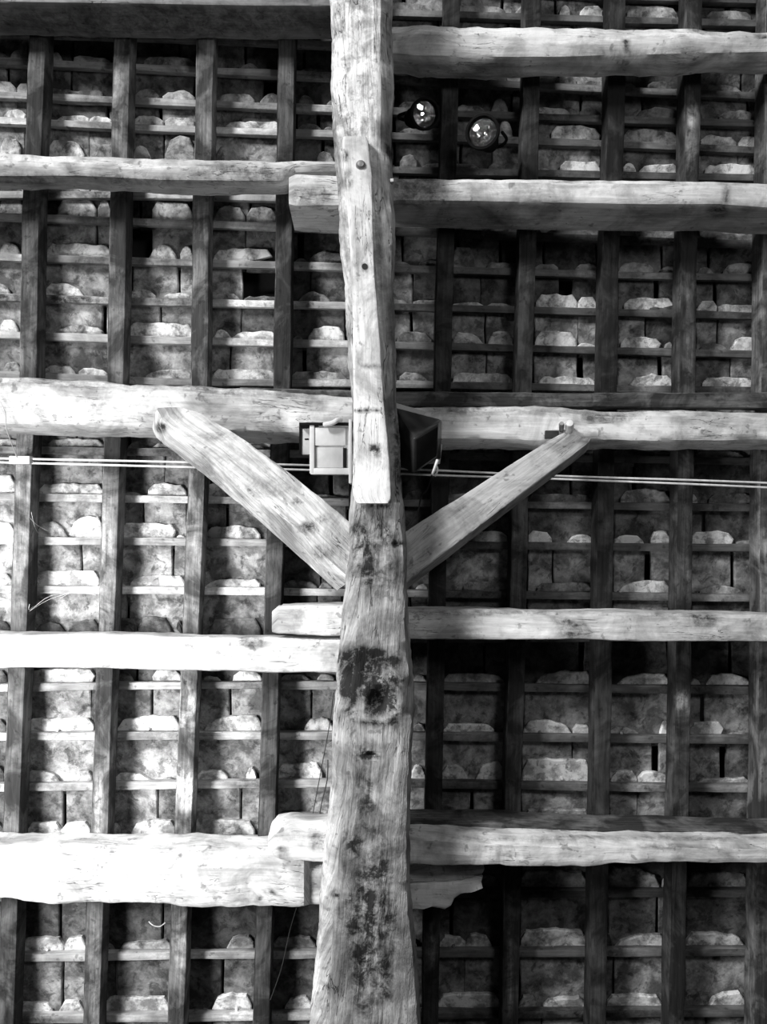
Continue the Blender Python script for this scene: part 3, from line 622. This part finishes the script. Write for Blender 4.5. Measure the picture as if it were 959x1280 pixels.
# hollows, knot and chiselled notch
for v in bm.verts:
    q = v.co; px = 479.5 + q.x * FPX / (D - q.z); py = 640 - q.y * FPX / (D - q.z)
    if q.z > .48:
        for (sx, sy, rx, ry, dpt) in ((478, 878, 16, 18, .035), (462, 835, 36, 20, .022), (425, 850, 14, 14, .012), (464, 944, 9, 4, .02), (458, 990, 12, 40, .012), (497, 680, 7, 3, .02), (440, 700, 14, 40, .008), (484, 60, 7, 200, .02), (486, 400, 4, 150, .012)):
            rr = ((px - sx) / rx) ** 2 + ((py - sy) / ry) ** 2
            if rr < 1: q.z -= dpt * (1 - rr) * (1 + .4 * noise.noise(q * 30))
        rr = math.hypot((px - 478) / 1.0, (py - 878) / 1.05)
        if 17 < rr < 30: q.z += .010 * math.sin((rr - 17) / 13 * math.pi)
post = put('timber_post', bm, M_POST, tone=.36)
tag(post, 'central old trunk-like timber post, widening downward, carrying all purlins', 'post')
# slim board spliced on to its face
sb = [(170, 428, 459, .605), (176, 427, 461), (206, 430, 463), (260, 433, 466), (330, 438, 469), (400, 440, 473), (455, 441, 477), (512, 443, 480), (560, 443, 486), (605, 441, 490), (622, 443, 490), (629, 447, 486)]
rows = [(r[0], r[1], r[0], r[2], r[0], .63) for r in sb]
bm = beam_bm(rows, .055, shear=(0, 0), rad=.008, amp=.003, seed=42, step=5, nfront=8, nside=3,
             stains_and_light=[(469, 562, 9, 8, -.9), (467, 575, 16, 12, -.25), (465, 457, 15, 1.8, -.9), (449, 447, 3, 8, -.6), (460, 513, 18, 1.6, -.9), (436, 224, 8, 14, -.5), (431, 195, 6, 8, -.7), (456, 333, 4, 5, -.9), (460, 420, 16, 100, .2), (462, 590, 16, 20, .2), (446, 300, 3, 50, -.35)])
spl = put('splice_board', bm, M_PALE, parent=post, tone=.84); spl['label'] = 'long pale board scarfed on to the post face'
o = put('bolt_head', lathe_bm([(0, .012), (.011, .010), (.017, .003), (.019, -.002), (.019, -.03)], L(451, 206, .632), Vector((0, 0, 1)), 16), M_STEEL, parent=post)
o = put('nail_hole', lathe_bm([(0, .0005), (.011, .0015), (.012, -.01)], L(456, 333, .628), Vector((0, 0, 1)), 12), M_HOLE, parent=post)
o = put('white_tag', pbox(488, 223, 492, 227, .56, .53, .001), M_CABLE, parent=post)

# ------------------------------------------------------------------ pale box left of the post
e = empty('wooden_box', L(410, 592, .38)); tag(e, 'small pale wooden box with a recessed panel fixed left of the post', 'box')
def cc(pts): return [L(*p) for p in pts]
put('box_body', pbox(387, 531, 437, 592, .44, .30, .004), M_PLY, e)
put('top_rail', pbox(388, 534, 432, 557, .450, .438, .003), M_PLY, e)
put('side_rail', pbox(387, 531, 393, 592, .455, .438, .003), M_PLY, e)
put('bottom_rail', pbox(388, 585, 437, 593, .455, .438, .003), M_PLY, e)
put('inner_panel', pbox(394, 559, 429, 585, .444, .438, .002), M_PLYIN, e)
put('slot', pbox(429.5, 560, 433.5, 585, .4445, .438, .0005), M_BLACK, e)
put('end_board', pbox(436, 524, 440, 604, .47, .30, .002), M_PLY, e)
pn = put('rear_panel', pbox(376, 531, 389, 568, .33, .28, .002), M_PLYIN, e)
put('panel_frame', pbox(374, 529, 377, 568, .335, .28, .001), M_BLACK, e)
put('top_edge', pbox(374, 528, 436, 531.5, .46, .28, .001), M_BLACK, e)
put('slit', pbox(381, 548, 386, 550, .3315, .32, .0003), M_BLACK, e)
o = put('rag', tube_bm(smooth_path([L(405, 531, .47), L(410, 530, .475), L(417, 528, .475), L(422, 525, .47), L(427, 525, .46)], 5), .010, 10), M_WEB)
tag(o, 'grey rolled rag lying on top of the pale wooden box', 'rag')

# ------------------------------------------------------------------ dark loudspeaker right of the post
e = empty('loudspeaker', L(530, 590, .4)); tag(e, 'dark tilted loudspeaker cabinet fixed right of the post', 'loudspeaker')
FR = cc([(517, 547, .56), (549, 528, .48), (547, 572, .47), (517, 593, .54)])
BK = cc([(493, 508, .38), (553, 525, .29), (551, 575, .27), (490, 578, .36)])
put('cabinet', hexa(FR + BK, .010), M_SPK, e)
def fq(u, v, d=0.0):
    p = FR[0].lerp(FR[1], u).lerp(FR[3].lerp(FR[2], u), v); n = (FR[1] - FR[0]).cross(FR[3] - FR[0]).normalized()
    if n.z < 0: n = -n
    return p + n * d
def fpanel(u0, v0, u1, v1, d1, d0, bev=.003): return hexa([fq(u0, v0, d1), fq(u1, v0, d1), fq(u1, v1, d1), fq(u0, v1, d1), fq(u0, v0, d0), fq(u1, v0, d0), fq(u1, v1, d0), fq(u0, v1, d0)], bev)
put('front_grille', fpanel(.07, .08, .93, .92, .006, -.01), M_BLACK, e)
put('rear_board', hexa(cc([(493, 503, .34), (557, 522, .26), (550, 580, .24)] + [(493, 580, .32)]) + cc([(493, 503, .325), (557, 522, .245), (550, 580, .225), (493, 580, .305)]), .001), M_PLYIN, e, tone=.3)
put('cable_tie', tube_bm(smooth_path([L(547, 575, .50), L(545, 581, .505), L(543, 587, .50), L(541, 592, .49)], 4), .006, 8), M_CABLE, e)
put('cable_tail', tube_bm(smooth_path([L(546, 583, .50), L(547, 588, .495), L(544, 595, .48)], 4), .004, 8), M_CABLE, e)

# ------------------------------------------------------------------ cables
def cable(name, label, pts, r, mat, cat='cable', group=None, n=6):
    o = put(name, tube_bm(smooth_path([L(*p) for p in pts], n), r), mat); return tag(o, label, cat, group)
cable('cable', 'upper of the two long pale cables crossing below the middle purlin', [(-420, 559, .17), (-60, 571, .17), (0, 573, .17), (200, 577, .17), (400, 582, .17), (545, 588, .17), (700, 595, .17), (860, 600, .17), (1020, 606, .17), (1380, 620, .17)], .0045, M_CABLE)
cable('cable', 'lower of the two long pale cables crossing below the middle purlin', [(-420, 565, .17), (-60, 577, .17), (0, 578, .17), (200, 583, .17), (400, 588, .17), (545, 594, .17), (700, 599, .17), (860, 605, .17), (1020, 612, .17), (1380, 626, .17)], .0045, M_CABLE)
put_ = put('cable_clamp', pbox(11, 570, 37, 580, .19, .15, .003), M_PLY); tag(put_, 'pale wrap gripping both cables near the left edge', 'clamp')
cable('thin_wire', 'thin wire looping up from the cable clamp over the middle left purlin', [(22, 574, .18), (15, 556, .25), (8, 535, .33), (6, 515, .34), (-2, 498, .34), (-10, 480, .33)], .0022, M_PLYIN, 'wire')
cable('thin_wire', 'long dark wire slanting down beside the post to the lowest right purlin', [(417, 866, .30), (413, 900, .25), (402, 960, .22), (388, 1034, .22)], .0020, M_WIRE, 'wire')
cable('thin_wire', 'short dark wire closest to the post above the lowest purlin', [(410, 950, .30), (409, 975, .24), (402, 1005, .22), (397, 1034, .22)], .0022, M_WIRE, 'wire')
cable('thin_wire', 'dark wire hanging below the lowest left purlin end', [(371, 1134, .16), (362, 1165, .13), (352, 1210, .12), (338, 1250, .11)], .0020, M_WIRE, 'wire')
cable('thin_wire', 'dark kinked cable hanging below the loudspeaker', [(540, 594, .40), (534, 612, .30), (527, 620, .22), (522, 640, .18), (510, 658, .2)], .0035, M_WIRE, 'wire')
cable('string', 'pale loop of string caught under the lowest left purlin', [(186, 1152, .12), (192, 1157, .13), (200, 1158, .13), (207, 1153, .12)], .0022, M_CABLE, 'string')
bm = bmesh.new()
for pts in ([(37, 764, .10), (60, 750, .04), (85, 742, .02), (112, 738, 0)], [(37, 764, .10), (65, 744, .04), (108, 741, 0)], [(39, 640, .10), (44, 660, .06), (52, 672, 0)], [(38, 648, .1), (46, 656, .05), (60, 664, 0)], [(37, 755, .10), (36, 762, .1), (42, 758, .05)], [(75, 748, .03), (95, 739, .02), (120, 744, .01)]):
    t = tube_bm(smooth_path([L(*p) for p in pts], 4), .0009, 4); me = bpy.data.meshes.new('t'); t.to_mesh(me); t.free(); bm.from_mesh(me); bpy.data.meshes.remove(me)
o = put('cobweb', bm, M_WEB); tag(o, 'wispy cobweb strands beside the leftmost rafter', 'cobweb', None, 'stuff')

# ------------------------------------------------------------------ spot lamps in the dark bay right of the post
def lamp(x, y, w, axis, r, label):
    e = empty('spot_lamp', L(x, y, w)); tag(e, label, 'lamp', 'spot lamps'); c = L(x, y, w); a = Vector(axis).normalized()
    put('housing', lathe_bm([(0, -.15), (.035, -.148), (.042, -.12), (r * .8, -.07), (r * 1.18, -.01), (r * 1.22, .02), (r * 1.05, .022), (r * 1.0, .002), (r * .98, -.002)], c, a, 36), M_BLACK, e)
    put('reflector', lathe_bm([(r, 0), (r * .93, -.018), (r * .78, -.036), (r * .52, -.052), (r * .22, -.06), (0, -.061)], c, a, 36), M_CHROME, e)
    put('bulb', lathe_bm([(0, -.008), (.009, -.012), (.014, -.024), (.012, -.04), (.008, -.058)], c, a, 16), M_CHROME, e)
    put('lens', lathe_bm([(0, .010), (r * .5, .008), (r * .98, .001), (r * .98, -.003), (r * .5, .004), (0, .006)], c, a, 36), M_GLASS, e)
    side = a.cross(Vector((0, 1, 0))).normalized(); up = side.cross(a)
    pts = [c + side * r * 1.28 - a * .03, c + side * r * 1.3 - a * .12, c - a * .19 + side * r * .6, c - a * .19 - side * r * .6, c - side * r * 1.3 - a * .12, c - side * r * 1.28 - a * .03]
    put('yoke', tube_bm(smooth_path(pts, 5), .007, 8), M_BLACK, e)
lamp(530, 143, .30, (.35, -.35, 1), .052, 'small round spot lamp nearer the post, turned aside')
lamp(604, 166, .30, (-.35, -.12, 1), .058, 'round spot lamp farther from the post, facing down')
